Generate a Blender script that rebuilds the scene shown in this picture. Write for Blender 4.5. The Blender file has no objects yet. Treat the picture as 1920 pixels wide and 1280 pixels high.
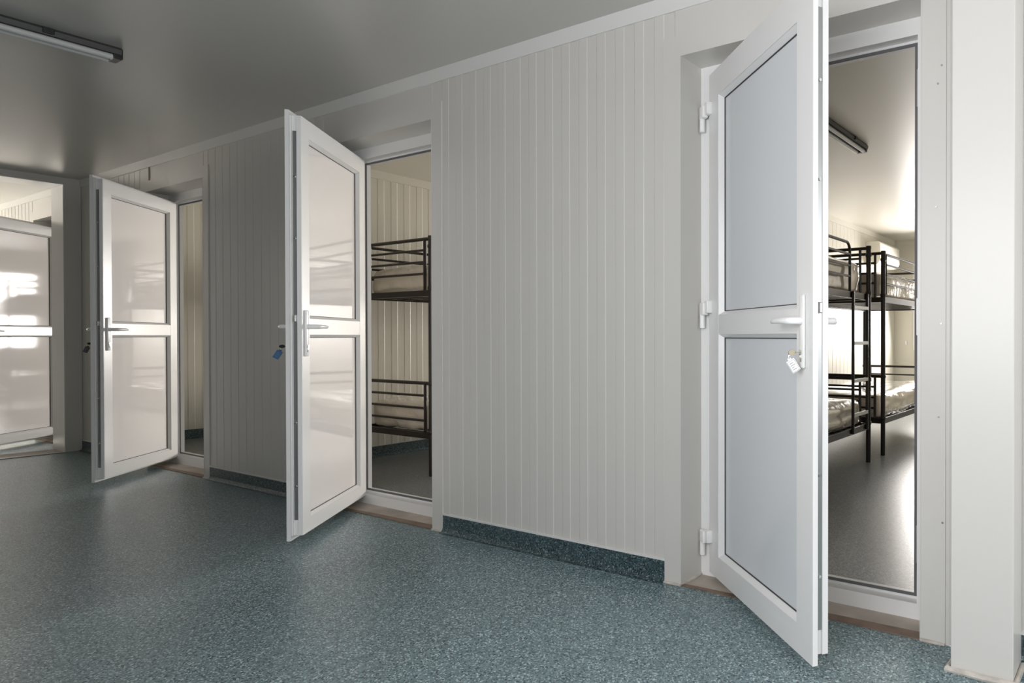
import bpy, bmesh, math, random
from mathutils import Vector, Matrix, noise
random.seed(7)
SC = bpy.context.scene
COL = SC.collection
R = math.radians

# ------------------------------------------------------------------ camera, view, world, big lights
cam_d = bpy.data.cameras.new('camera')
cam_d.sensor_width = 36.0
cam_d.lens = 1262.0 / 1920.0 * 36.0
cam_d.shift_x = -(1400.0 - 960.0) / 1920.0
cam_d.clip_start = 0.02
cam = bpy.data.objects.new('camera', cam_d)
COL.objects.link(cam)
cam.location = (0.0, -2.33, 1.057)
cam.rotation_euler = (R(90 - 0.44), 0.0, R(29.94))
SC.camera = cam
SC.view_settings.view_transform = 'Standard'
SC.view_settings.look = 'None'
SC.view_settings.gamma = 1.0
SC.view_settings.use_curve_mapping = False
SC.view_settings.exposure = 0.0

W = bpy.data.worlds.new('overcast_sky')
W.use_nodes = True
W.node_tree.nodes['Background'].inputs['Color'].default_value = (0.92, 0.96, 1.0, 1)
W.node_tree.nodes['Background'].inputs['Strength'].default_value = 2.0
SC.world = W


def area(name, loc, target, sx, sy, power, color):
    d = bpy.data.lights.new(name, 'AREA')
    d.shape = 'RECTANGLE'
    d.size, d.size_y = sx, sy
    d.energy = power
    d.color = color
    o = bpy.data.objects.new(name, d)
    COL.objects.link(o)
    o.location = loc
    v = Vector(target) - Vector(loc)
    o.rotation_euler = v.to_track_quat('-Z', 'Y').to_euler()
    return o


# layout (metres, hall wall face at y = 0, doors from nearest to farthest)
LEFT = [-1.664, -4.342, -7.033, -9.735]     # left edge of each door opening
OPEN_W, OPEN_H, RD, WT = 1.024, 2.241, 0.15, 0.22
H = 2.5
YF, YN = 7.63, -2.80                          # far wall of the bedrooms, hall wall behind the camera
XR, XE0, XE1, XL = 2.4, -8.45, -8.74, -13.6   # hall right end, passage wall faces, far end
ROOM_L = [-3.15, -5.735, -8.43, -11.15]
ROOM_R = [-0.47, -3.23, -5.815, -8.51]
ANG = [-36.6, -48.8, -46.3, -49.2]
WIN = [(-2.88, -1.50)] + [(L - 0.87, L + 0.25) for L in LEFT[1:3]] + [(-10.12, -9.0)]
WZ0, WZ1 = 0.85, 2.15

DAY = (0.985, 0.98, 1.0)
WARM = (1.0, 0.90, 0.78)
area('daylight_hall_window', (-0.60, YN + 0.06, 1.45), (-0.60, 0, 1.45), 1.9, 1.25, 46, DAY)
area('added_light_right_end', (XR - 0.06, -1.4, 1.45), (0, -1.4, 1.45), 1.5, 1.25, 45, DAY)  # unseen source, added to brighten the door leaves and their edges
area('daylight_far_end', (XL + 0.06, -1.4, 1.5), (0, -1.4, 1.5), 1.9, 1.3, 130, WARM)
for k, pw in enumerate((104, 130, 130, 125)):
    a, b = WIN[k]
    lo = area('daylight_bedroom_%d' % (k + 1), ((a + b) / 2, YF - 0.16, 1.5), ((a + b) / 2, YF - 3.16, 1.5 - (0.95 if k == 0 else 0.45)), b - a - 0.04, WZ1 - WZ0 - 0.04, pw,
              (1.0, 0.95, 0.905))
    lo.data.spread = R(150 if k == 0 else 120)


# ------------------------------------------------------------------ materials
def mat(name, color, rough=0.5, metal=0.0, spec=0.5, coat=0.0, var=0.0, vscale=6.0, bump=0.0, bscale=40.0):
    m = bpy.data.materials.new(name)
    m.use_nodes = True
    nt = m.node_tree
    b = nt.nodes['Principled BSDF']
    b.inputs['Base Color'].default_value = (*color, 1)
    b.inputs['Roughness'].default_value = rough
    b.inputs['Metallic'].default_value = metal
    b.inputs['Specular IOR Level'].default_value = spec
    b.inputs['Coat Weight'].default_value = coat
    b.inputs['Coat Roughness'].default_value = 0.08
    tc = nt.nodes.new('ShaderNodeTexCoord')
    if var > 0:
        n = nt.nodes.new('ShaderNodeTexNoise')
        n.inputs['Scale'].default_value = vscale
        n.inputs['Detail'].default_value = 4
        nt.links.new(tc.outputs['Object'], n.inputs['Vector'])
        r = nt.nodes.new('ShaderNodeValToRGB')
        r.color_ramp.elements[0].position = 0.3
        r.color_ramp.elements[1].position = 0.7
        r.color_ramp.elements[0].color = (*[c * (1 - var) for c in color], 1)
        r.color_ramp.elements[1].color = (*[min(1, c * (1 + var)) for c in color], 1)
        nt.links.new(n.outputs['Fac'], r.inputs['Fac'])
        nt.links.new(r.outputs['Color'], b.inputs['Base Color'])
    if bump > 0:
        n2 = nt.nodes.new('ShaderNodeTexNoise')
        n2.inputs['Scale'].default_value = bscale
        n2.inputs['Detail'].default_value = 3
        nt.links.new(tc.outputs['Object'], n2.inputs['Vector'])
        bp = nt.nodes.new('ShaderNodeBump')
        bp.inputs['Strength'].default_value = bump
        bp.inputs['Distance'].default_value = 0.012 if bscale < 20 else 0.004
        nt.links.new(n2.outputs['Fac'], bp.inputs['Height'])
        nt.links.new(bp.outputs['Normal'], b.inputs['Normal'])
    return m


def lino(name, base, light, dark, rough):
    m = bpy.data.materials.new(name)
    m.use_nodes = True
    nt = m.node_tree
    b = nt.nodes['Principled BSDF']
    b.inputs['Roughness'].default_value = rough
    tc = nt.nodes.new('ShaderNodeTexCoord')
    v = nt.nodes.new('ShaderNodeTexVoronoi')
    v.inputs['Scale'].default_value = 210
    nt.links.new(tc.outputs['Object'], v.inputs['Vector'])
    s = nt.nodes.new('ShaderNodeSeparateColor')
    nt.links.new(v.outputs['Color'], s.inputs['Color'])
    r = nt.nodes.new('ShaderNodeValToRGB')
    r.color_ramp.interpolation = 'CONSTANT'
    e = r.color_ramp.elements
    e[0].position = 0.0
    e[0].color = (*dark, 1)
    e[1].position = 0.17
    e[1].color = (*[c * 0.8 for c in base], 1)
    for pos, col in ((0.40, base), (0.68, [c * 1.25 for c in base]), (0.88, light)):
        q = e.new(pos)
        q.color = (*col, 1)
    nt.links.new(s.outputs['Red'], r.inputs['Fac'])
    nt.links.new(r.outputs['Color'], b.inputs['Base Color'])
    n = nt.nodes.new('ShaderNodeTexNoise')
    n.inputs['Scale'].default_value = 160
    nt.links.new(tc.outputs['Object'], n.inputs['Vector'])
    bp = nt.nodes.new('ShaderNodeBump')
    bp.inputs['Strength'].default_value = 0.12
    bp.inputs['Distance'].default_value = 0.002
    nt.links.new(n.outputs['Fac'], bp.inputs['Height'])
    nt.links.new(bp.outputs['Normal'], b.inputs['Normal'])
    return m


M = dict(
    wall=mat('painted_sandwich_panel', (0.665, 0.65, 0.615), 0.34),
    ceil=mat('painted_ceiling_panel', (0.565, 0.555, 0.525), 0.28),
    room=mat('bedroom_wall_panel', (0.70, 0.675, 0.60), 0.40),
    trim=mat('pale_trim_plastic', (0.76, 0.76, 0.74), 0.35),
    upvc=mat('white_upvc', (0.82, 0.82, 0.815), 0.24),
    panel=mat('glossy_grey_panel', (0.70, 0.725, 0.75), 0.10, spec=0.4),
    panel2=mat('glossy_white_panel', (0.86, 0.83, 0.82), 0.05, spec=0.38),
    seal=mat('grey_rubber', (0.12, 0.12, 0.125), 0.6),
    gasket=mat('dark_rubber', (0.045, 0.045, 0.047), 0.6),
    steel=mat('brushed_steel', (0.36, 0.37, 0.37), 0.35, 0.9),
    chrome=mat('chrome', (0.7, 0.7, 0.68), 0.18, 1.0),
    brass=mat('nickel_brass', (0.30, 0.27, 0.20), 0.45, 0.7),
    white=mat('white_plastic', (0.88, 0.88, 0.87), 0.3),
    ink=mat('grey_print', (0.25, 0.26, 0.28), 0.6),
    blue=mat('blue_plastic', (0.01, 0.07, 0.20), 0.3),
    cyan=mat('pale_blue_print', (0.04, 0.17, 0.28), 0.4),
    dark=mat('black_plastic', (0.02, 0.02, 0.02), 0.4),
    tube=mat('black_powder_coat', (0.018, 0.013, 0.011), 0.33),
    foil=mat('plastic_wrapped_mattress', (0.72, 0.64, 0.53), 0.26, coat=1.0, var=0.06, vscale=3, bump=1.0, bscale=12),
    thresh=mat('worn_threshold', (0.42, 0.37, 0.32), 0.55, var=0.28, vscale=5),
    brown=mat('brown_worn_edge', (0.20, 0.145, 0.11), 0.6, var=0.3, vscale=9),
    caulk=mat('old_caulk', (0.55, 0.51, 0.46), 0.6, var=0.2, vscale=25, bump=0.6, bscale=60),
    bounce_cut=mat('bounce_cutting_panel', (0.25, 0.25, 0.24), 0.5),  # for the unseen front wall, darkened to keep bounced light low
    lamp=mat('grey_lamp_housing', (0.06, 0.06, 0.058), 0.5),
    tubeglass=mat('unlit_lamp_tube', (0.62, 0.63, 0.62), 0.2),
    skirt=lino('shade_darkened_vinyl', (0.055, 0.09, 0.10), (0.20, 0.27, 0.28), (0.008, 0.018, 0.024), 0.42),  # floor vinyl in a darker colour, painting in the shade on the skirting
    ac=mat('cream_plastic', (0.86, 0.83, 0.76), 0.35),
    lino=lino('speckled_teal_vinyl', (0.165, 0.24, 0.26), (0.46, 0.56, 0.58), (0.045, 0.075, 0.09), 0.36),
    lino2=lino('speckled_grey_vinyl', (0.19, 0.20, 0.20), (0.34, 0.36, 0.35), (0.09, 0.10, 0.10), 0.30),
    seam=mat('dark_seam', (0.05, 0.05, 0.045), 0.6),
    bronze=mat('bronze_joint', (0.30, 0.22, 0.15), 0.5),
)
gm = bpy.data.materials.new('clear_glass')
gm.use_nodes = True
gm.node_tree.nodes['Principled BSDF'].inputs['Transmission Weight'].default_value = 1.0
gm.node_tree.nodes['Principled BSDF'].inputs['Roughness'].default_value = 0.0
gm.node_tree.nodes['Principled BSDF'].inputs['IOR'].default_value = 1.45
M['glass'] = gm


# ------------------------------------------------------------------ mesh helpers
def box(bm, x0, x1, y0, y1, z0, z1, bev=0.0, seg=2):
    x0, x1 = min(x0, x1), max(x0, x1)
    y0, y1 = min(y0, y1), max(y0, y1)
    z0, z1 = min(z0, z1), max(z0, z1)
    vs = [bm.verts.new(p) for p in ((x0, y0, z0), (x1, y0, z0), (x1, y1, z0), (x0, y1, z0), (x0, y0, z1), (x1, y0, z1), (x1, y1, z1), (x0, y1, z1))]
    fs = [bm.faces.new([vs[i] for i in f]) for f in ((0, 3, 2, 1), (4, 5, 6, 7), (0, 1, 5, 4), (1, 2, 6, 5), (2, 3, 7, 6), (3, 0, 4, 7))]
    if bev > 0:
        es = list({e for f in fs for e in f.edges})
        bmesh.ops.bevel(bm, geom=es, offset=bev, segments=seg, affect='EDGES', profile=0.5)


def prism(bm, pts, axis, a0, a1):
    """closed polygon extruded along axis 'x', 'y' or 'z'"""
    def P(u, v, a):
        return {'x': (a, u, v), 'y': (u, a, v), 'z': (u, v, a)}[axis]
    lo = [bm.verts.new(P(u, v, a0)) for u, v in pts]
    hi = [bm.verts.new(P(u, v, a1)) for u, v in pts]
    n = len(pts)
    bm.faces.new(lo[::-1])
    bm.faces.new(hi)
    for i in range(n):
        bm.faces.new((lo[i], lo[(i + 1) % n], hi[(i + 1) % n], hi[i]))


def ring(bm, x0, x1, z0, z1, wo, wi, y0, y1, yi0=None, yi1=None):
    """mitred rectangular frame in the x-z plane; outer inset wo, inner inset wi; inner depths may differ"""
    yi0 = y0 if yi0 is None else yi0
    yi1 = y1 if yi1 is None else yi1
    o = [(x0 + wo, z0 + wo), (x1 - wo, z0 + wo), (x1 - wo, z1 - wo), (x0 + wo, z1 - wo)]
    i = [(x0 + wi, z0 + wi), (x1 - wi, z0 + wi), (x1 - wi, z1 - wi), (x0 + wi, z1 - wi)]
    of = [bm.verts.new((p[0], y0, p[1])) for p in o]
    ob = [bm.verts.new((p[0], y1, p[1])) for p in o]
    nf = [bm.verts.new((p[0], yi0, p[1])) for p in i]
    nb = [bm.verts.new((p[0], yi1, p[1])) for p in i]
    for k in range(4):
        j = (k + 1) % 4
        bm.faces.new((of[k], of[j], nf[j], nf[k]))
        bm.faces.new((ob[j], ob[k], nb[k], nb[j]))
        bm.faces.new((of[j], of[k], ob[k], ob[j]))
        bm.faces.new((nf[k], nf[j], nb[j], nb[k]))


def tube(bm, pts, r, seg=10, caps=True):
    """round tube along a polyline"""
    pts = [Vector(p) for p in pts]
    rings = []
    n = len(pts)
    up = None
    for i, p in enumerate(pts):
        if i == 0:
            t = (pts[1] - p)
        elif i == n - 1:
            t = (p - pts[i - 1])
        else:
            t = (pts[i + 1] - p).normalized() + (p - pts[i - 1]).normalized()
        t.normalize()
        if up is None:
            up = Vector((0, 0, 1)) if abs(t.z) < 0.9 else Vector((1, 0, 0))
        s = t.cross(up)
        if s.length < 1e-4:
            s = t.cross(Vector((0, 1, 0)))
        s.normalize()
        u = s.cross(t).normalized()
        up = u
        k = 1.0
        if 0 < i < n - 1:
            c = (pts[i + 1] - p).normalized().dot((p - pts[i - 1]).normalized())
            k = 1.0 / max(0.5, math.sqrt(max(0.0, (1 + c) / 2)))
        rr = r[i] if isinstance(r, (list, tuple)) else r
        rings.append([bm.verts.new(p + (s * math.cos(a) + u * math.sin(a)) * rr) for a in [2 * math.pi * q / seg for q in range(seg)]])
    for a, b in zip(rings, rings[1:]):
        for q in range(seg):
            bm.faces.new((a[q], a[(q + 1) % seg], b[(q + 1) % seg], b[q]))
    if caps:
        bm.faces.new(rings[0][::-1])
        bm.faces.new(rings[-1])


def arc(c, r, a0, a1, n, plane='yz', x=0.0):
    out = []
    for i in range(n + 1):
        a = R(a0 + (a1 - a0) * i / n)
        out.append((x, c[0] + r * math.cos(a), c[1] + r * math.sin(a)))
    return out


def obj(name, bm, material, parent=None, smooth=False, loc=None):
    bmesh.ops.recalc_face_normals(bm, faces=bm.faces[:])
    me = bpy.data.meshes.new(name)
    bm.to_mesh(me)
    bm.free()
    me.materials.append(M[material] if isinstance(material, str) else material)
    if smooth:
        me.polygons.foreach_set('use_smooth', [True] * len(me.polygons))
        try:
            me.set_sharp_from_angle(angle=R(40))
        except Exception:
            pass
    o = bpy.data.objects.new(name, me)
    COL.objects.link(o)
    if parent is not None:
        o.parent = parent
    if loc:
        o.location = loc
    return o


def tag(o, label=None, cat=None, group=None, kind=None):
    if label:
        o['label'] = label
    if cat:
        o['category'] = cat
    if group:
        o['group'] = group
    if kind:
        o['kind'] = kind
    return o


def struct(name, bm, material, label, cat, parent=None):
    return tag(obj(name, bm, material, parent), label, cat, kind='structure')


def thing(name, label, cat, loc=(0, 0, 0), rz=0.0, group=None, kind=None):
    o = bpy.data.objects.new(name, None)
    o.empty_display_size = 0.1
    COL.objects.link(o)
    o.location = loc
    o.rotation_euler = (0, 0, rz)
    return tag(o, label, cat, group, kind)


def dup(root, loc, rz, label, group=None):
    r = root.copy()
    COL.objects.link(r)
    r.location = loc
    r.rotation_euler = (0, 0, rz)
    r['label'] = label
    if group:
        r['group'] = group
    for ch in list(root.children):
        c = ch.copy()
        COL.objects.link(c)
        c.parent = r
        for g in list(ch.children):
            d = g.copy()
            COL.objects.link(d)
            d.parent = c
    return r


B = bmesh.new


# ------------------------------------------------------------------ floors and ceilings
bm = B()
box(bm, XL, XR, YN, 0.0, -0.06, 0.0)
struct('floor', bm, 'lino', 'speckled blue-green vinyl floor of the hall', 'floor')
for k in range(4):
    bm = B()
    box(bm, ROOM_L[k] - 0.02, ROOM_R[k] + 0.02, WT, YF, -0.06, 0.0)
    struct('floor', bm, 'lino2', ['grey vinyl floor of the bedroom behind the nearest door', 'grey vinyl floor of the bedroom behind the middle door',
                                   'grey vinyl floor of the bedroom behind the third door', 'grey vinyl floor of the bedroom past the passage'][k], 'floor')
    bm = B()
    box(bm, ROOM_L[k] - 0.02, ROOM_R[k] + 0.02, WT, YF, H, H + 0.05)
    struct('ceiling', bm, 'room', ['cream ceiling of the bedroom behind the nearest door', 'cream ceiling of the bedroom behind the middle door',
                                    'cream ceiling of the bedroom behind the third door', 'cream ceiling of the bedroom past the passage'][k], 'ceiling')
bm = B()
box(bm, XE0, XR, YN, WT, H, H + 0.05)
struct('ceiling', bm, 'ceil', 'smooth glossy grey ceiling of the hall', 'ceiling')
bm = B()
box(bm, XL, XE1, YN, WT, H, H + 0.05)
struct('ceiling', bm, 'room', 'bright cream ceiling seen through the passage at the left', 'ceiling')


# ------------------------------------------------------------------ ribbed walls
def rib_points(a, b, period=0.11, phase=-2.795, depth=0.0016, slant=0.004):
    """front profile (u, depth offset) of a micro-ribbed sandwich panel between a and b"""
    pts = [(a, 0.0)]
    k = math.ceil((a - phase) / period)
    while True:
        c = phase + k * period
        for q in ((c, depth), (c + slant, 0.0), (c + period / 2 - slant, 0.0), (c + period / 2, depth)):
            if a + 0.004 < q[0] < b - 0.004:
                pts.append(q)
        if c > b:
            break
        k += 1
    pts.append((b, pts[-1][1]))
    pts[0] = (a, pts[1][1])
    return pts


def hall_wall(name, x0, x1, opens, label):
    bm = B()
    xs = [x0]
    for L in sorted(opens):
        xs += [L, L + OPEN_W]
    xs.append(x1)
    for a, b in zip(xs[0::2], xs[1::2]):
        prof = rib_points(a, b)
        prism(bm, [(u, d) for u, d in prof] + [(b, WT), (a, WT)], 'z', 0.0, H)
    for L in opens:
        box(bm, L, L + OPEN_W, 0.0, WT, OPEN_H, H)
    return struct(name, bm, 'wall', label, 'wall')


hall_wall('wall_back', XE0 - 0.145, XR, LEFT[:3], 'long grey ribbed panel wall holding the three open doors')
hall_wall('wall_back', XL, XE0 - 0.145, LEFT[3:], 'bright ribbed wall beyond the passage at the left')


def room_wall_x(name, x, side, label):
    """bedroom wall in the y-z plane; side +1: face looks to +x"""
    bm = B()
    prof = rib_points(WT, YF, 0.1225, 0.062)
    t = 0.04
    prism(bm, [(x - side * d, u) for u, d in prof] + [(x - side * t, YF), (x - side * t, WT)], 'z', 0.0, H)
    return struct(name, bm, 'room', label, 'wall')


RN = ['nearest door', 'middle door', 'third door', 'far door past the passage']
for k in range(4):
    room_wall_x('wall_left', ROOM_L[k], 1, 'cream ribbed left wall of the bedroom behind the ' + RN[k])
    room_wall_x('wall_right', ROOM_R[k], -1, 'cream ribbed right wall of the bedroom behind the ' + RN[k])
    a, b = WIN[k]
    bm = B()
    l, r = ROOM_L[k] - 0.04, ROOM_R[k] + 0.04
    box(bm, l, a, YF, YF + 0.08, 0, H)
    box(bm, b, r, YF, YF + 0.08, 0, H)
    box(bm, a, b, YF, YF + 0.08, 0, WZ0)
    box(bm, a, b, YF, YF + 0.08, WZ1, H)
    struct('wall_far', bm, 'room', 'cream end wall with a window in the bedroom behind the ' + RN[k], 'wall')
    w = thing('window_%d' % (k + 1), 'white window at the end of the bedroom behind the ' + RN[k], 'window', kind='structure')
    bm = B()
    ring(bm, a, b, WZ0, WZ1, 0.0, 0.05, YF + 0.01, YF + 0.07)
    box(bm, (a + b) / 2 - 0.03, (a + b) / 2 + 0.03, YF + 0.012, YF + 0.068, WZ0 + 0.05, WZ1 - 0.05)
    obj('window_frame', bm, 'upvc', w)
    bm = B()
    box(bm, a + 0.05, b - 0.05, YF + 0.038, YF + 0.044, WZ0 + 0.05, WZ1 - 0.05)
    obj('pane', bm, 'glass', w)
    # cornice and coved skirting of the bedroom
    bm = B()
    prism(bm, [(ROOM_L[k], H), (ROOM_L[k], H - 0.068), (ROOM_L[k] + 0.008, H - 0.068), (ROOM_L[k] + 0.014, H)], 'y', WT, YF)
    prism(bm, [(ROOM_R[k], H), (ROOM_R[k], H - 0.068), (ROOM_R[k] - 0.008, H - 0.068), (ROOM_R[k] - 0.014, H)], 'y', WT, YF)
    prism(bm, [(YF, H), (YF, H - 0.068), (YF - 0.008, H - 0.068), (YF - 0.014, H)], 'x', ROOM_L[k], ROOM_R[k])
    struct('trim_%d' % (k + 1), bm, 'room', 'pale ceiling trim of the bedroom behind the ' + RN[k], 'trim')
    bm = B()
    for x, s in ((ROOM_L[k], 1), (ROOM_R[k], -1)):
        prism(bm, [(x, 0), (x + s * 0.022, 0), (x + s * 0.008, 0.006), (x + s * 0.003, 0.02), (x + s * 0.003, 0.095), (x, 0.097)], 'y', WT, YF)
    struct('baseboard_left', bm, 'skirt', 'shade-darkened vinyl skirting of the bedroom behind the ' + RN[k], 'skirting')

# wall behind the camera with a window, right end wall, far end wall
HW = (-1.6, 0.4)
bm = B()
box(bm, XL, HW[0], YN - 0.08, YN, 0, H)
box(bm, HW[1], XR, YN - 0.08, YN, 0, H)
box(bm, HW[0], HW[1], YN - 0.08, YN, 0, 0.8)
box(bm, HW[0], HW[1], YN - 0.08, YN, 2.1, H)
struct('wall_front', bm, 'bounce_cut', 'unseen hall wall behind the camera, darkened to cut bounced light', 'wall')
w = thing('window_5', 'white hall window behind the camera', 'window', kind='structure')
bm = B()
ring(bm, HW[0], HW[1], 0.8, 2.1, 0, 0.05, YN - 0.07, YN - 0.01)
box(bm, -0.63, -0.57, YN - 0.068, YN - 0.012, 0.85, 2.05)
obj('window_frame', bm, 'upvc', w)
bm = B()
box(bm, HW[0] + 0.05, HW[1] - 0.05, YN - 0.043, YN - 0.037, 0.85, 2.05)
obj('pane', bm, 'glass', w)
bm = B()
box(bm, XR, XR + 0.08, YN, -2.2, 0, H)
box(bm, XR, XR + 0.08, -0.6, WT, 0, H)
box(bm, XR, XR + 0.08, -2.2, -0.6, 0, 0.8)
box(bm, XR, XR + 0.08, -2.2, -0.6, 2.1, H)
struct('wall_right', bm, 'wall', 'grey end wall of the hall to the right of the camera', 'wall')
w = thing('window_7', 'unseen window added in the right end wall of the hall', 'window', kind='structure')
bm = B()
for y0, y1, z0, z1 in ((-2.2, -2.15, 0.8, 2.1), (-0.65, -0.6, 0.8, 2.1), (-2.15, -0.65, 0.8, 0.85), (-2.15, -0.65, 2.05, 2.1)):
    box(bm, XR + 0.01, XR + 0.07, y0, y1, z0, z1)
obj('window_frame', bm, 'upvc', w)
bm = B()
box(bm, XR + 0.037, XR + 0.043, -2.15, -0.65, 0.85, 2.05)
obj('pane', bm, 'glass', w)
bm = B()
box(bm, XL - 0.08, XL, YN, -2.4, 0, H)
box(bm, XL - 0.08, XL, -0.4, WT, 0, H)
box(bm, XL - 0.08, XL, -2.4, -0.4, 0, 0.8)
box(bm, XL - 0.08, XL, -2.4, -0.4, 2.2, H)
struct('wall_left', bm, 'wall', 'end wall with a window far beyond the passage', 'wall')
w = thing('window_6', 'window at the far end beyond the passage', 'window', kind='structure')
bm = B()
for y0, y1, z0, z1 in ((-2.4, -2.35, 0.8, 2.2), (-0.45, -0.4, 0.8, 2.2), (-2.35, -0.45, 0.8, 0.85), (-2.35, -0.45, 2.15, 2.2), (-1.43, -1.37, 0.85, 2.15)):
    box(bm, XL - 0.07, XL - 0.01, y0, y1, z0, z1)
obj('window_frame', bm, 'upvc', w)
bm = B()
box(bm, XL - 0.043, XL - 0.037, -2.35, -0.45, 0.85, 2.15)
obj('pane', bm, 'glass', w)

# passage wall at the left end of the hall
bm = B()
box(bm, XE1, XE0, -0.116, 0.0, 0, H)
box(bm, XE1, XE0, YN, -2.68, 0, H)
box(bm, XE1, XE0, -2.68, -0.116, 2.445, H)
struct('wall_left', bm, 'wall', 'narrow dark wall strip and lintel around the open passage at the left', 'wall')
bm = B()
box(bm, XE1 - 0.01, XE0 + 0.006, -0.122, -0.112, 0.0, 2.435, 0.002)
box(bm, XE1 - 0.01, XE0 + 0.006, -2.684, -0.112, 2.435, 2.445, 0.002)
struct('trim_5', bm, 'trim', 'pale lining on the jamb and lintel of the passage', 'trim')
bm = B()
box(bm, XE1, XE0, -2.68, -0.122, 0.0, 0.004)
struct('trim_6', bm, 'thresh', 'brownish threshold strip in the passage', 'threshold')
bm = B()
box(bm, XE0 - 0.01, XE0 + 0.03, -2.68, -0.125, 0.002, 0.007, 0.002)
struct('trim_7', bm, 'trim', 'pale metal edge strip across the passage floor', 'trim')

# cornice of the hall wall
bm = B()
prism(bm, [(0.0, H), (0.0, H - 0.067), (-0.006, H - 0.067), (-0.012, H)], 'x', XE0, XR)
struct('trim_8', bm, 'trim', 'pale trim strip between ribbed hall wall and ceiling', 'trim')
bm = B()
prism(bm, [(0.0, H), (0.0, H - 0.06), (-0.006, H - 0.06), (-0.012, H)], 'x', XL, XE1)
struct('trim_9', bm, 'trim', 'pale ceiling trim strip beyond the passage', 'trim')

# coved vinyl skirting pieces between the doors
CAS = 0.083
segs = [(-0.313, XR, 'right of the nearest door'), (LEFT[1] + OPEN_W + CAS, LEFT[0] - CAS, 'between the nearest and the middle door'),
        (LEFT[2] + OPEN_W + CAS, LEFT[1] - CAS, 'between the middle and the third door'), (XE0, LEFT[2] - CAS, 'left of the third door'),
        (XL, LEFT[3] - CAS, 'beyond the passage')]
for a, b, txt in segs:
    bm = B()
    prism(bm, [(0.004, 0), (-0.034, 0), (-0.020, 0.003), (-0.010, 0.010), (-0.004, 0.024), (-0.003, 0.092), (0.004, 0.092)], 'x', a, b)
    o = struct('baseboard_back', bm, 'skirt', 'shade-darkened coved vinyl skirting ' + txt, 'skirting')
    bm = B()
    box(bm, a, b, -0.006, 0.003, 0.092, 0.101)
    tag(obj('top_strip', bm, 'trim', o), 'pale plastic strip')


# ------------------------------------------------------------------ door frames with casing and threshold
NAME = ['nearest door', 'middle door', 'third door', 'far door beyond the passage']
for k, L in enumerate(LEFT):
    Rr = L + OPEN_W
    t = thing('trim_%d' % (10 + k), 'white door frame with grey casing of the ' + NAME[k], 'door frame', kind='structure')
    bm = B()
    cr = CAS if k != 3 else 0.0
    box(bm, L - CAS, L + 0.001, -0.005, 0.003, 0.0, OPEN_H + CAS)
    if cr:
        box(bm, Rr - 0.001, Rr + cr, -0.005, 0.003, 0.0, OPEN_H + CAS)
    box(bm, L + 0.001, Rr - 0.001, -0.005, 0.003, OPEN_H, OPEN_H + CAS)
    obj('casing', bm, 'wall', t)
    bm = B()
    box(bm, L + 0.0005, L + 0.004, -0.006, RD, 0.0, OPEN_H - 0.004)
    box(bm, Rr - 0.004, Rr - 0.0005, -0.006, RD, 0.0, OPEN_H - 0.004)
    box(bm, L + 0.0005, Rr - 0.0005, -0.006, RD, OPEN_H - 0.004, OPEN_H - 0.0005)
    obj('reveal_lining', bm, 'wall', t)
    # white plastic frame: outer part and inner stop
    bm = B()
    for z0, z1, x0, x1 in ((0, OPEN_H, L, L + 0.058), (0, OPEN_H, Rr - 0.058, Rr)):
        box(bm, x0, x1, RD, WT + 0.002, z0, z1)
    box(bm, L + 0.058, Rr - 0.058, RD, WT + 0.002, OPEN_H - 0.068, OPEN_H)
    box(bm, L + 0.058, Rr - 0.058, RD, WT + 0.002, 0.0, 0.062)
    obj('outer_frame', bm, 'upvc', t)
    bm = B()
    ring(bm, L + 0.058, Rr - 0.058, 0.062, OPEN_H - 0.068, 0.0, 0.020, 0.197, WT + 0.004)
    obj('door_stop', bm, 'upvc', t)
    bm = B()
    ring(bm, L + 0.058, Rr - 0.058, 0.062, OPEN_H - 0.068, 0.011, 0.0225, 0.193, 0.197)
    obj('seal', bm, 'seal', t)
    bm = B()
    box(bm, Rr - 0.0605, Rr - 0.058, 0.165, 0.185, 0.15, 2.1)
    for zc in (0.28, 1.13, 1.98):
        box(bm, Rr - 0.066, Rr - 0.058, 0.160, 0.190, zc - 0.07, zc + 0.07, 0.002)
    obj('strike_plate', bm, 'steel', t)
    # threshold floor inside the reveal
    bm = B()
    box(bm, L, Rr, -0.004, RD, -0.05, 0.0025)
    obj('threshold', bm, 'thresh', t)
    bm = B()
    prism(bm, [(L + 0.006, -0.007), (Rr - 0.006, -0.007), (Rr - 0.006, 0.050), (L + 0.70, 0.040), (L + 0.42, 0.030), (L + 0.25, 0.022), (L + 0.006, 0.015)], 'z', 0.0, 0.0045)
    obj('threshold_edge', bm, 'brown', t)
    bm = B()
    tube(bm, [(L - CAS, -0.008, 0.002), (L - CAS / 2, -0.010, 0.004), (L, -0.010, 0.003), (L + 0.006, 0.04, 0.004), (L + 0.006, 0.10, 0.005), (L + 0.004, RD - 0.004, 0.008)],
         [0.006, 0.008, 0.007, 0.006, 0.008, 0.007], 8)
    if cr:
        tube(bm, [(Rr, -0.009, 0.003), (Rr + cr / 2, -0.010, 0.004), (Rr + cr, -0.008, 0.003)], [0.008, 0.007, 0.006], 8)
    obj('sealant', bm, 'caulk', t, smooth=True)
    if k == 0:
        for px, pz in ((0.068, 1.98), (0.055, 1.92), (0.05, 1.50), (0.068, 1.10), (0.06, 0.78), (0.074, 0.42)):
            bm = B()
            tube(bm, [(Rr + px, -0.0075, pz), (Rr + px, -0.004, pz)], 0.0035, 8)
            obj('screw', bm, 'steel', t)

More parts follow.
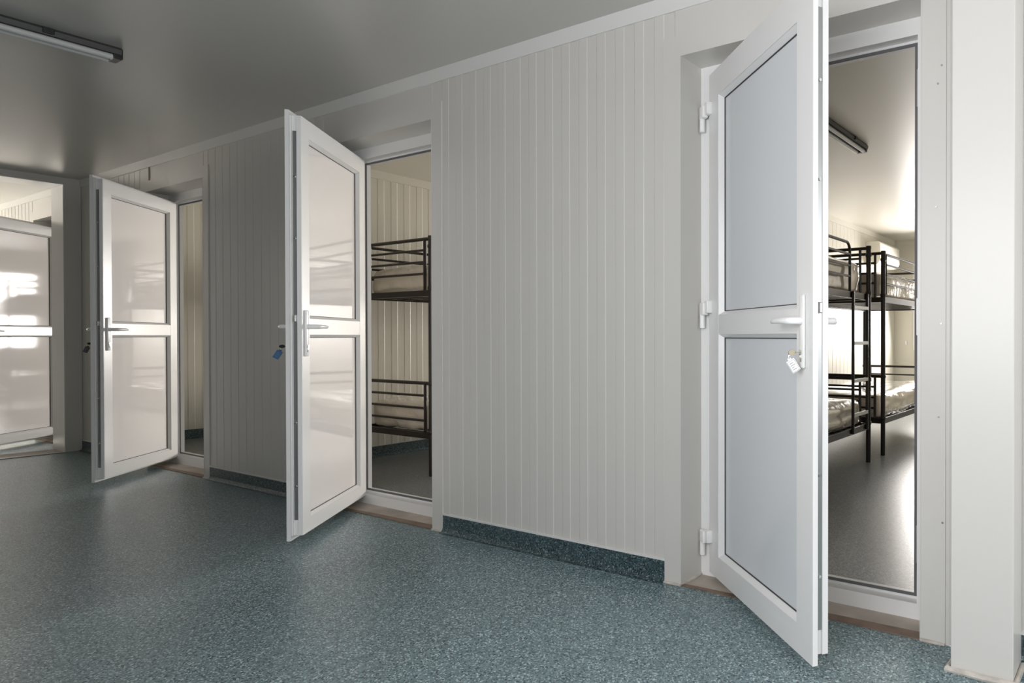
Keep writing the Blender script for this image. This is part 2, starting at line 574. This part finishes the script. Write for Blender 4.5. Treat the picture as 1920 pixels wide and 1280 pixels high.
# joint strip in the panels above the third door, column at the right
bm = B()
box(bm, -6.963, -6.945, -0.004, 0.002, OPEN_H + CAS, H - 0.067)
struct('trim_14', bm, 'bronze', 'thin brown joint strip above the third door', 'trim')
bm = B()
box(bm, -0.50, -0.313, -0.17, -0.004, 0.0, H, 0.003, 2)
struct('trim_15', bm, 'wall', 'white boxed column at the right edge of the photo', 'column')
bm = B()
tube(bm, [(-0.508, -0.06, 0.004), (-0.510, -0.176, 0.006), (-0.40, -0.182, 0.007), (-0.306, -0.179, 0.006), (-0.304, -0.03, 0.006)], [0.007, 0.011, 0.010, 0.011, 0.009], 8)
struct('trim_16', bm, 'caulk', 'beige sealant bead around the foot of the white column', 'trim')

# ------------------------------------------------------------------ door leaves
LW, LZ0, LZ1 = 0.925, 0.030, 2.188          # flange size
BZ0, BZ1, BX0, BX1 = 0.052, 2.166, 0.020, 0.900
FT, LT = 0.018, 0.066
IN_L, IN_R, IN_B, IN_M0, IN_M1, IN_T = 0.108, 0.817, 0.125, 1.066, 1.148, 2.072


def rect_ring(bm, outer, inner, y0, y1):
    (ox0, ox1, oz0, oz1), (ix0, ix1, iz0, iz1) = outer, inner
    o = [(ox0, oz0), (ox1, oz0), (ox1, oz1), (ox0, oz1)]
    i = [(ix0, iz0), (ix1, iz0), (ix1, iz1), (ix0, iz1)]
    of = [bm.verts.new((p[0], y0, p[1])) for p in o]
    ob = [bm.verts.new((p[0], y1, p[1])) for p in o]
    nf = [bm.verts.new((p[0], y0, p[1])) for p in i]
    nb = [bm.verts.new((p[0], y1, p[1])) for p in i]
    for k in range(4):
        j = (k + 1) % 4
        bm.faces.new((of[k], of[j], nf[j], nf[k]))
        bm.faces.new((ob[j], ob[k], nb[k], nb[j]))
        bm.faces.new((of[j], of[k], ob[k], ob[j]))
        bm.faces.new((nf[k], nf[j], nb[j], nb[k]))


def lever_handle(parent, y, side):
    """long backplate with lever; side -1 hall face, +1 bedroom face"""
    s0 = 0.866
    bm = B()
    box(bm, s0 - 0.015, s0 + 0.015, y, y + side * 0.011, 0.955, 1.190, 0.005, 3)
    hp = obj('handle_plate', bm, 'white', parent, smooth=True)
    bm = B()
    z = 1.106
    tube(bm, [(s0, y + side * 0.009, z), (s0, y + side * 0.030, z), (s0 - 0.003, y + side * 0.044, z), (s0 - 0.014, y + side * 0.053, z), (s0 - 0.05, y + side * 0.055, z + 0.001),
              (s0 - 0.095, y + side * 0.055, z + 0.001), (s0 - 0.122, y + side * 0.053, z - 0.001), (s0 - 0.128, y + side * 0.051, z - 0.002)],
         [0.0125, 0.0115, 0.0115, 0.0115, 0.0105, 0.0095, 0.0075, 0.004], 14)
    obj('lever', bm, 'white', hp, smooth=True)
    bm = B()
    tube(bm, [(s0, y + side * 0.008, 1.006), (s0, y + side * 0.0145, 1.006)], 0.0085, 14)
    box(bm, s0 - 0.005, s0 + 0.005, y + side * 0.008, y + side * 0.0145, 0.976, 1.003, 0.002, 2)
    obj('lock_cylinder', bm, 'chrome', hp, smooth=True)
    return hp


LABELS = ['white door with grey panels standing open nearest the camera, key with white tag in its lock',
          'white door standing open in the middle of the wall, blue key tag on its far side',
          'third white door from the right, standing open beside the dark corner',
          'white door leaf seen through the passage at the left edge, windows mirrored in it']
DOORS = []
for k, L in enumerate(LEFT):
    d = thing('door_%d' % (k + 1), LABELS[k], 'door', (L + 0.059, 0.13, 0.0), R(ANG[k]), kind='structure')
    DOORS.append(d)
    bm = B()
    hole1 = (IN_L, IN_R, IN_B, IN_T)
    rect_ring(bm, (0.0, LW, LZ0, LZ1), hole1, 0.0, FT)
    rect_ring(bm, (BX0, BX1, BZ0, BZ1), hole1, FT, LT)
    # lock groove lips on the free edge
    box(bm, BX1, BX1 + 0.010, FT, FT + 0.004, BZ0, BZ1)
    box(bm, BX1, BX1 + 0.006, 0.045, LT - 0.0005, BZ0 + 0.0, BZ1)
    obj('leaf_frame', bm, 'upvc', d)
    bm = B()
    box(bm, IN_L - 0.0005, IN_R + 0.0005, 0.0008, LT - 0.0008, IN_M0, IN_M1)
    obj('middle_rail', bm, 'upvc', d)
    for z0, z1 in ((IN_B, IN_M0), (IN_M1, IN_T)):
        bm = B()
        ring(bm, IN_L, IN_R, z0, z1, 0.0, 0.014, 0.003, 0.024, 0.022, 0.024)
        ring(bm, IN_L, IN_R, z0, z1, 0.0, 0.014, 0.046, LT - 0.003, 0.046, 0.048)
        obj('glazing_bead', bm, 'upvc', d)
        bm = B()
        ring(bm, IN_L, IN_R, z0, z1, 0.013, 0.0175, 0.0235, 0.028)
        ring(bm, IN_L, IN_R, z0, z1, 0.013, 0.0175, 0.042, 0.0465)
        obj('gasket', bm, 'gasket', d)
        bm = B()
        box(bm, IN_L + 0.005, IN_R - 0.005, 0.027, 0.035, z0 + 0.005, z1 - 0.005)
        tag(obj('panel', bm, 'panel', d), 'pale grey hall side of the door panel')
        bm = B()
        box(bm, IN_L + 0.005, IN_R - 0.005, 0.035, 0.043, z0 + 0.005, z1 - 0.005)
        tag(obj('panel', bm, 'panel2', d), 'glossy white bedroom side of the door panel')
    lever_handle(d, 0.0, -1)
    lever_handle(d, LT, 1)
    bm = B()
    box(bm, BX1 - 0.002, BX1 + 0.0035, 0.026, 0.044, 0.13, 2.09)
    ls = obj('lock_strip', bm, 'steel', d)
    bm = B()
    box(bm, BX1 + 0.003, BX1 + 0.016, 0.029, 0.041, 1.130, 1.165, 0.003)
    for zc in (0.30, 0.62, 1.55, 1.86):
        tube(bm, [(BX1 + 0.003, 0.035, zc), (BX1 + 0.010, 0.035, zc)], 0.005, 8)
    obj('latch', bm, 'chrome', ls)
    for zc in (0.182, 1.175, 2.030):
        bm = B()
        box(bm, -0.043, 0.006, -0.032, -0.006, zc - 0.026, zc + 0.028, 0.005, 3)
        box(bm, 0.004, 0.036, -0.024, 0.002, zc - 0.018, zc + 0.036, 0.005, 3)
        h = obj('hinge', bm, 'white', d, smooth=True)
        bm = B()
        tube(bm, [(-0.030, -0.020, zc - 0.082), (-0.030, -0.020, zc - 0.022)], 0.0125, 16)
        obj('hinge_pin', bm, 'white', h, smooth=True)


# ------------------------------------------------------------------ keys hanging in the locks
def key(k, label, tagmat, printmat, keymat, tilt, turn):
    d = DOORS[k]
    mw = Matrix.Translation(d.location) @ Matrix.Rotation(d.rotation_euler[2], 4, 'Z')
    o = thing('key', label, 'key')
    o.matrix_world = mw @ Matrix.Translation((0.866, -0.0145, 1.006))
    # local: -y points out of the door face
    bm = B()
    box(bm, -0.0045, 0.0045, -0.016, 0.001, -0.0012, 0.0012)
    obj('blade', bm, keymat, o)
    bm = B()
    n = 18
    pts = [(-0.027 + 0.014 * math.cos(2 * math.pi * i / n), 0.0085 * math.sin(2 * math.pi * i / n)) for i in range(n)]
    prism(bm, pts, 'x', -0.0013, 0.0013)
    obj('bow', bm, keymat, o)
    bm = B()
    ringp = [(-0.004 + 0.003 * math.sin(a), -0.036, -0.009 + 0.012 * math.cos(a)) for a in [2 * math.pi * i / 16 for i in range(17)]]
    tube(bm, ringp, 0.0010, 6, caps=False)
    obj('ring', bm, 'chrome', o, smooth=True)
    tg = bpy.data.objects.new('tag', None)
    bm = B()
    box(bm, -0.0145, 0.0145, -0.0020, 0.0020, -0.047, -0.004, 0.0018, 2)
    box(bm, -0.006, 0.006, -0.0020, 0.0020, -0.004, 0.003, 0.0015, 2)
    tg = obj('tag', bm, tagmat, o)
    tg.location = (-0.004, -0.036, -0.020)
    tg.rotation_euler = (0, tilt, turn)
    bm = B()
    for x0, x1, z0, z1 in ((-0.0125, -0.0115, -0.045, -0.008), (0.0115, 0.0125, -0.045, -0.008), (-0.0115, 0.0115, -0.045, -0.044), (-0.0115, 0.0115, -0.009, -0.008),
                           (-0.008, 0.005, -0.017, -0.015), (-0.008, 0.008, -0.024, -0.022), (-0.008, 0.002, -0.031, -0.029), (-0.008, 0.006, -0.038, -0.036)):
        box(bm, x0, x1, -0.0024, -0.0018, z0, z1)
    obj('tag_print', bm, printmat, tg)
    return o


key(0, 'silver key with white plastic tag hanging in the lock of the nearest door', 'white', 'ink', 'brass', R(-32), R(61))
key(1, 'key with dark blue tag hanging from the hall side of the middle door', 'blue', 'cyan', 'dark', R(30), R(100))
key(2, 'tiny dark key tag on the hall side of the third door', 'dark', 'ink', 'dark', R(25), R(100))


# ------------------------------------------------------------------ bunk beds
def bunk(label, loc, group):
    t = thing('bunk_bed', label, 'bunk bed', loc, 0, group)
    Wd, Ln = 0.90, 2.0
    for x in (0.0, -Wd):
        for y in (0.0, Ln):
            bm = B()
            tube(bm, [(x, y, 0.0), (x, y, 1.795)], 0.0208, 12)
            tube(bm, [(x, y, 1.792), (x, y, 1.815)], [0.0235, 0.0215], 12)
            for zc in (0.33, 0.70, 1.42, 1.735):
                tube(bm, [(x, y, zc - 0.016), (x, y, zc - 0.008), (x, y, zc + 0.008), (x, y, zc + 0.016)], [0.021, 0.0258, 0.0258, 0.021], 12)
            obj('post', bm, 'tube', t, smooth=True)
    for zb, zs in ((0.30, (0.70, 0.605, 0.510, 0.415)), (1.38, (1.795, 1.712, 1.622, 1.533))):
        for y in (0.0, Ln):
            bm = B()
            for q, z in enumerate(zs):
                tube(bm, [(-0.01, y, z), (-Wd + 0.01, y, z)] if q == 0 else [(-0.075, y, z), (-Wd + 0.075, y, z)], 0.0135 if q == 0 else 0.0095, 8)
            for x in (-0.075, -Wd + 0.075):
                tube(bm, [(x, y, zb), (x, y, zs[0])], 0.0125, 8)
            obj('end_panel', bm, 'tube', t, smooth=True)
        # bed base: side rails and cross rails
        bm = B()
        for x in (0.0, -Wd):
            box(bm, x - 0.012, x + 0.012, 0.012, Ln - 0.012, zb - 0.022, zb + 0.030, 0.003)
        for y in (0.0, Ln):
            box(bm, -Wd + 0.015, -0.015, y - 0.012, y + 0.012, zb - 0.020, zb + 0.026, 0.003)
        fr = obj('bed_frame', bm, 'tube', t)
        bm = B()
        for i in range(15):
            y = 0.12 + i * (Ln - 0.24) / 14
            box(bm, -Wd + 0.012, -0.012, y - 0.018, y + 0.018, zb - 0.010, zb + 0.004)
        obj('slats', bm, 'tube', fr)
    for x, y1 in ((0.0, 1.57), (-Wd, Ln - 0.03)):
        bm = B()
        top = [(x, 0.015, 1.79), (x, y1 - 0.07, 1.79)] + arc((y1 - 0.07, 1.72), 0.07, 90, 0, 6, x=x)[1:] + [(x, y1, 1.40)]
        tube(bm, top, 0.0115, 10)
        for z in (1.70, 1.612, 1.528):
            tube(bm, [(x, 0.06 if z < 1.75 else 0.0, z), (x, y1, z)], 0.0098, 8)
        tube(bm, [(x, 0.07, 1.79), (x, 0.07, 1.40)], 0.0115, 8)
        obj('guard_rail', bm, 'tube', t, smooth=True)
    bm = B()
    for y in (1.585, 1.905):
        tube(bm, [(0.022, y, 0.29), (0.022, y, 1.41)], 0.0125, 10)
    ld = obj('ladder', bm, 'tube', t, smooth=True)
    for z in (0.435, 0.704, 1.002, 1.287):
        bm = B()
        box(bm, 0.010, 0.034, 1.585, 1.905, z - 0.014, z + 0.014, 0.003)
        obj('rung', bm, 'steel', ld)
    return t


def mattress_mesh(seed):
    bm = B()
    lx, ly, lz = 0.84, 1.93, 0.24
    nx, ny, nz = 14, 30, 5
    bmesh.ops.create_cube(bm, size=1.0)
    bmesh.ops.subdivide_edges(bm, edges=bm.edges[:], cuts=11, use_grid_fill=True)
    for v in bm.verts:
        p = Vector((v.co.x * lx, v.co.y * ly, v.co.z * lz))
        # round the edges
        rr = 0.075
        q = Vector([max(-h + rr, min(h - rr, c)) for c, h in zip(p, (lx / 2, ly / 2, lz / 2))])
        dd = p - q
        if dd.length > 1e-6:
            p = q + dd.normalized() * min(dd.length, rr)
        nv = Vector((p.x * 3.2 + seed * 7.1, p.y * 3.2, p.z * 4.0))
        s = noise.noise(nv) * 0.020 + (abs(noise.noise(nv * 2.6)) - 0.2) * 0.030
        nrm = Vector((p.x / lx, p.y / ly * 0.6, p.z / lz)).normalized()
        p += nrm * s
        if p.z < -lz / 2 + 0.01:
            p.z = -lz / 2
        v.co = p
    return bm


def mattress(label, loc, group, seed, sc=(1, 1, 1)):
    o = obj('mattress', mattress_mesh(seed), 'foil', None, smooth=True)
    m = o.modifiers.new('smooth', 'SUBSURF')
    m.levels = 1
    m.render_levels = 2
    o.location = loc
    o.scale = sc
    return tag(o, label, 'mattress', group)


spots = [((-1.935, 1.08, 0), 'nearer bunk behind the nearest door', 0), ((-1.935, 3.46, 0), 'farther bunk behind the nearest door', 0),
         ((-4.600, 0.887, 0), 'bunk in the bedroom behind the middle door', 1),
         ((-7.30, 0.887, 0), 'bunk in the bedroom behind the third door', 2), ((-9.52, 3.40, 0), 'bunk in the bedroom past the passage', 3)]
blabels = ['black metal bunk bed with ladder, nearer of the two behind the nearest door', 'black metal bunk bed, farther of the two behind the nearest door',
           'black metal bunk bed seen through the middle doorway', 'black metal bunk bed in the bedroom behind the third door', 'black metal bunk bed mirrored in the door at the left edge']
proto = None
for i, (p, txt, rm) in enumerate(spots):
    if proto is None:
        proto = bunk(blabels[0], p, 'black bunk beds')
    else:
        dup(proto, p, 0, blabels[i], 'black bunk beds')
    sz = (1.2, 1.12, 1.0, 1.0, 1.0)[i]
    mattress('wrapped mattress on the upper tier of the ' + txt, (p[0] - 0.45, p[1] + 1.0, 1.384 + 0.120 * sz + 0.001), 'plastic-wrapped mattresses', i * 2,
             (1.0, 1.0, sz))
    mattress('wrapped mattress on the lower tier of the ' + txt, (p[0] - 0.45, p[1] + 1.0, 0.304 + 0.120 + 0.001), 'plastic-wrapped mattresses', i * 2 + 1)


# ------------------------------------------------------------------ lamps, air conditioner, wall socket
def lamp(label, x, y0, y1):
    t = thing('ceiling_lamp', label, 'ceiling lamp', (x, (y0 + y1) / 2, H), 0, 'unlit tube lamps')
    h = (y1 - y0) / 2
    bm = B()
    prism(bm, [(-0.048, 0.0), (0.048, 0.0), (0.056, -0.012), (0.050, -0.034), (-0.050, -0.034), (-0.056, -0.012)], 'y', -h + 0.02, h - 0.02)
    obj('housing', bm, 'lamp', t)
    for x in (-0.027, 0.027):
        bm = B()
        tube(bm, [(x, -h + 0.05, -0.048), (x, h - 0.05, -0.048)], 0.0145, 12)
        obj('lamp_tube', bm, 'tubeglass', t, smooth=True)
    for s in (-1, 1):
        bm = B()
        box(bm, -0.046, 0.046, s * (h - 0.05), s * (h - 0.012), -0.056, 0.0, 0.006)
        obj('end_cap', bm, 'dark', t)
    for y in (-h * 0.55, h * 0.55):
        bm = B()
        box(bm, 0.050, 0.062, y - 0.02, y + 0.02, -0.03, -0.004, 0.003)
        obj('clip', bm, 'dark', t)
    return t


lamp('unlit grey tube lamp on the hall ceiling at the upper left', -4.455, -2.2, -0.94)
lamp('unlit tube lamp on the bedroom ceiling behind the nearest door', -1.80, 1.30, 2.56)

t = thing('air_conditioner', 'cream split air conditioner high on the bedroom wall behind the bunks', 'air conditioner', (-3.148, 6.785, 2.02))
bm = B()
prism(bm, [(0.0, 0.0), (0.0, 0.31), (0.17, 0.31), (0.20, 0.28), (0.205, 0.07), (0.17, 0.01), (0.12, 0.0)], 'y', -0.42, 0.42)
obj('body', bm, 'ac', t)
bm = B()
box(bm, 0.11, 0.185, -0.36, 0.36, 0.006, 0.018)
obj('louver', bm, 'white', t)
bm = B()
box(bm, -2.985, -2.955, YF - 0.012, YF - 0.0005, 0.93, 0.99, 0.003)
o = tag(obj('wall_socket', bm, 'white'), 'small white wall socket on the bedroom end wall', 'socket')
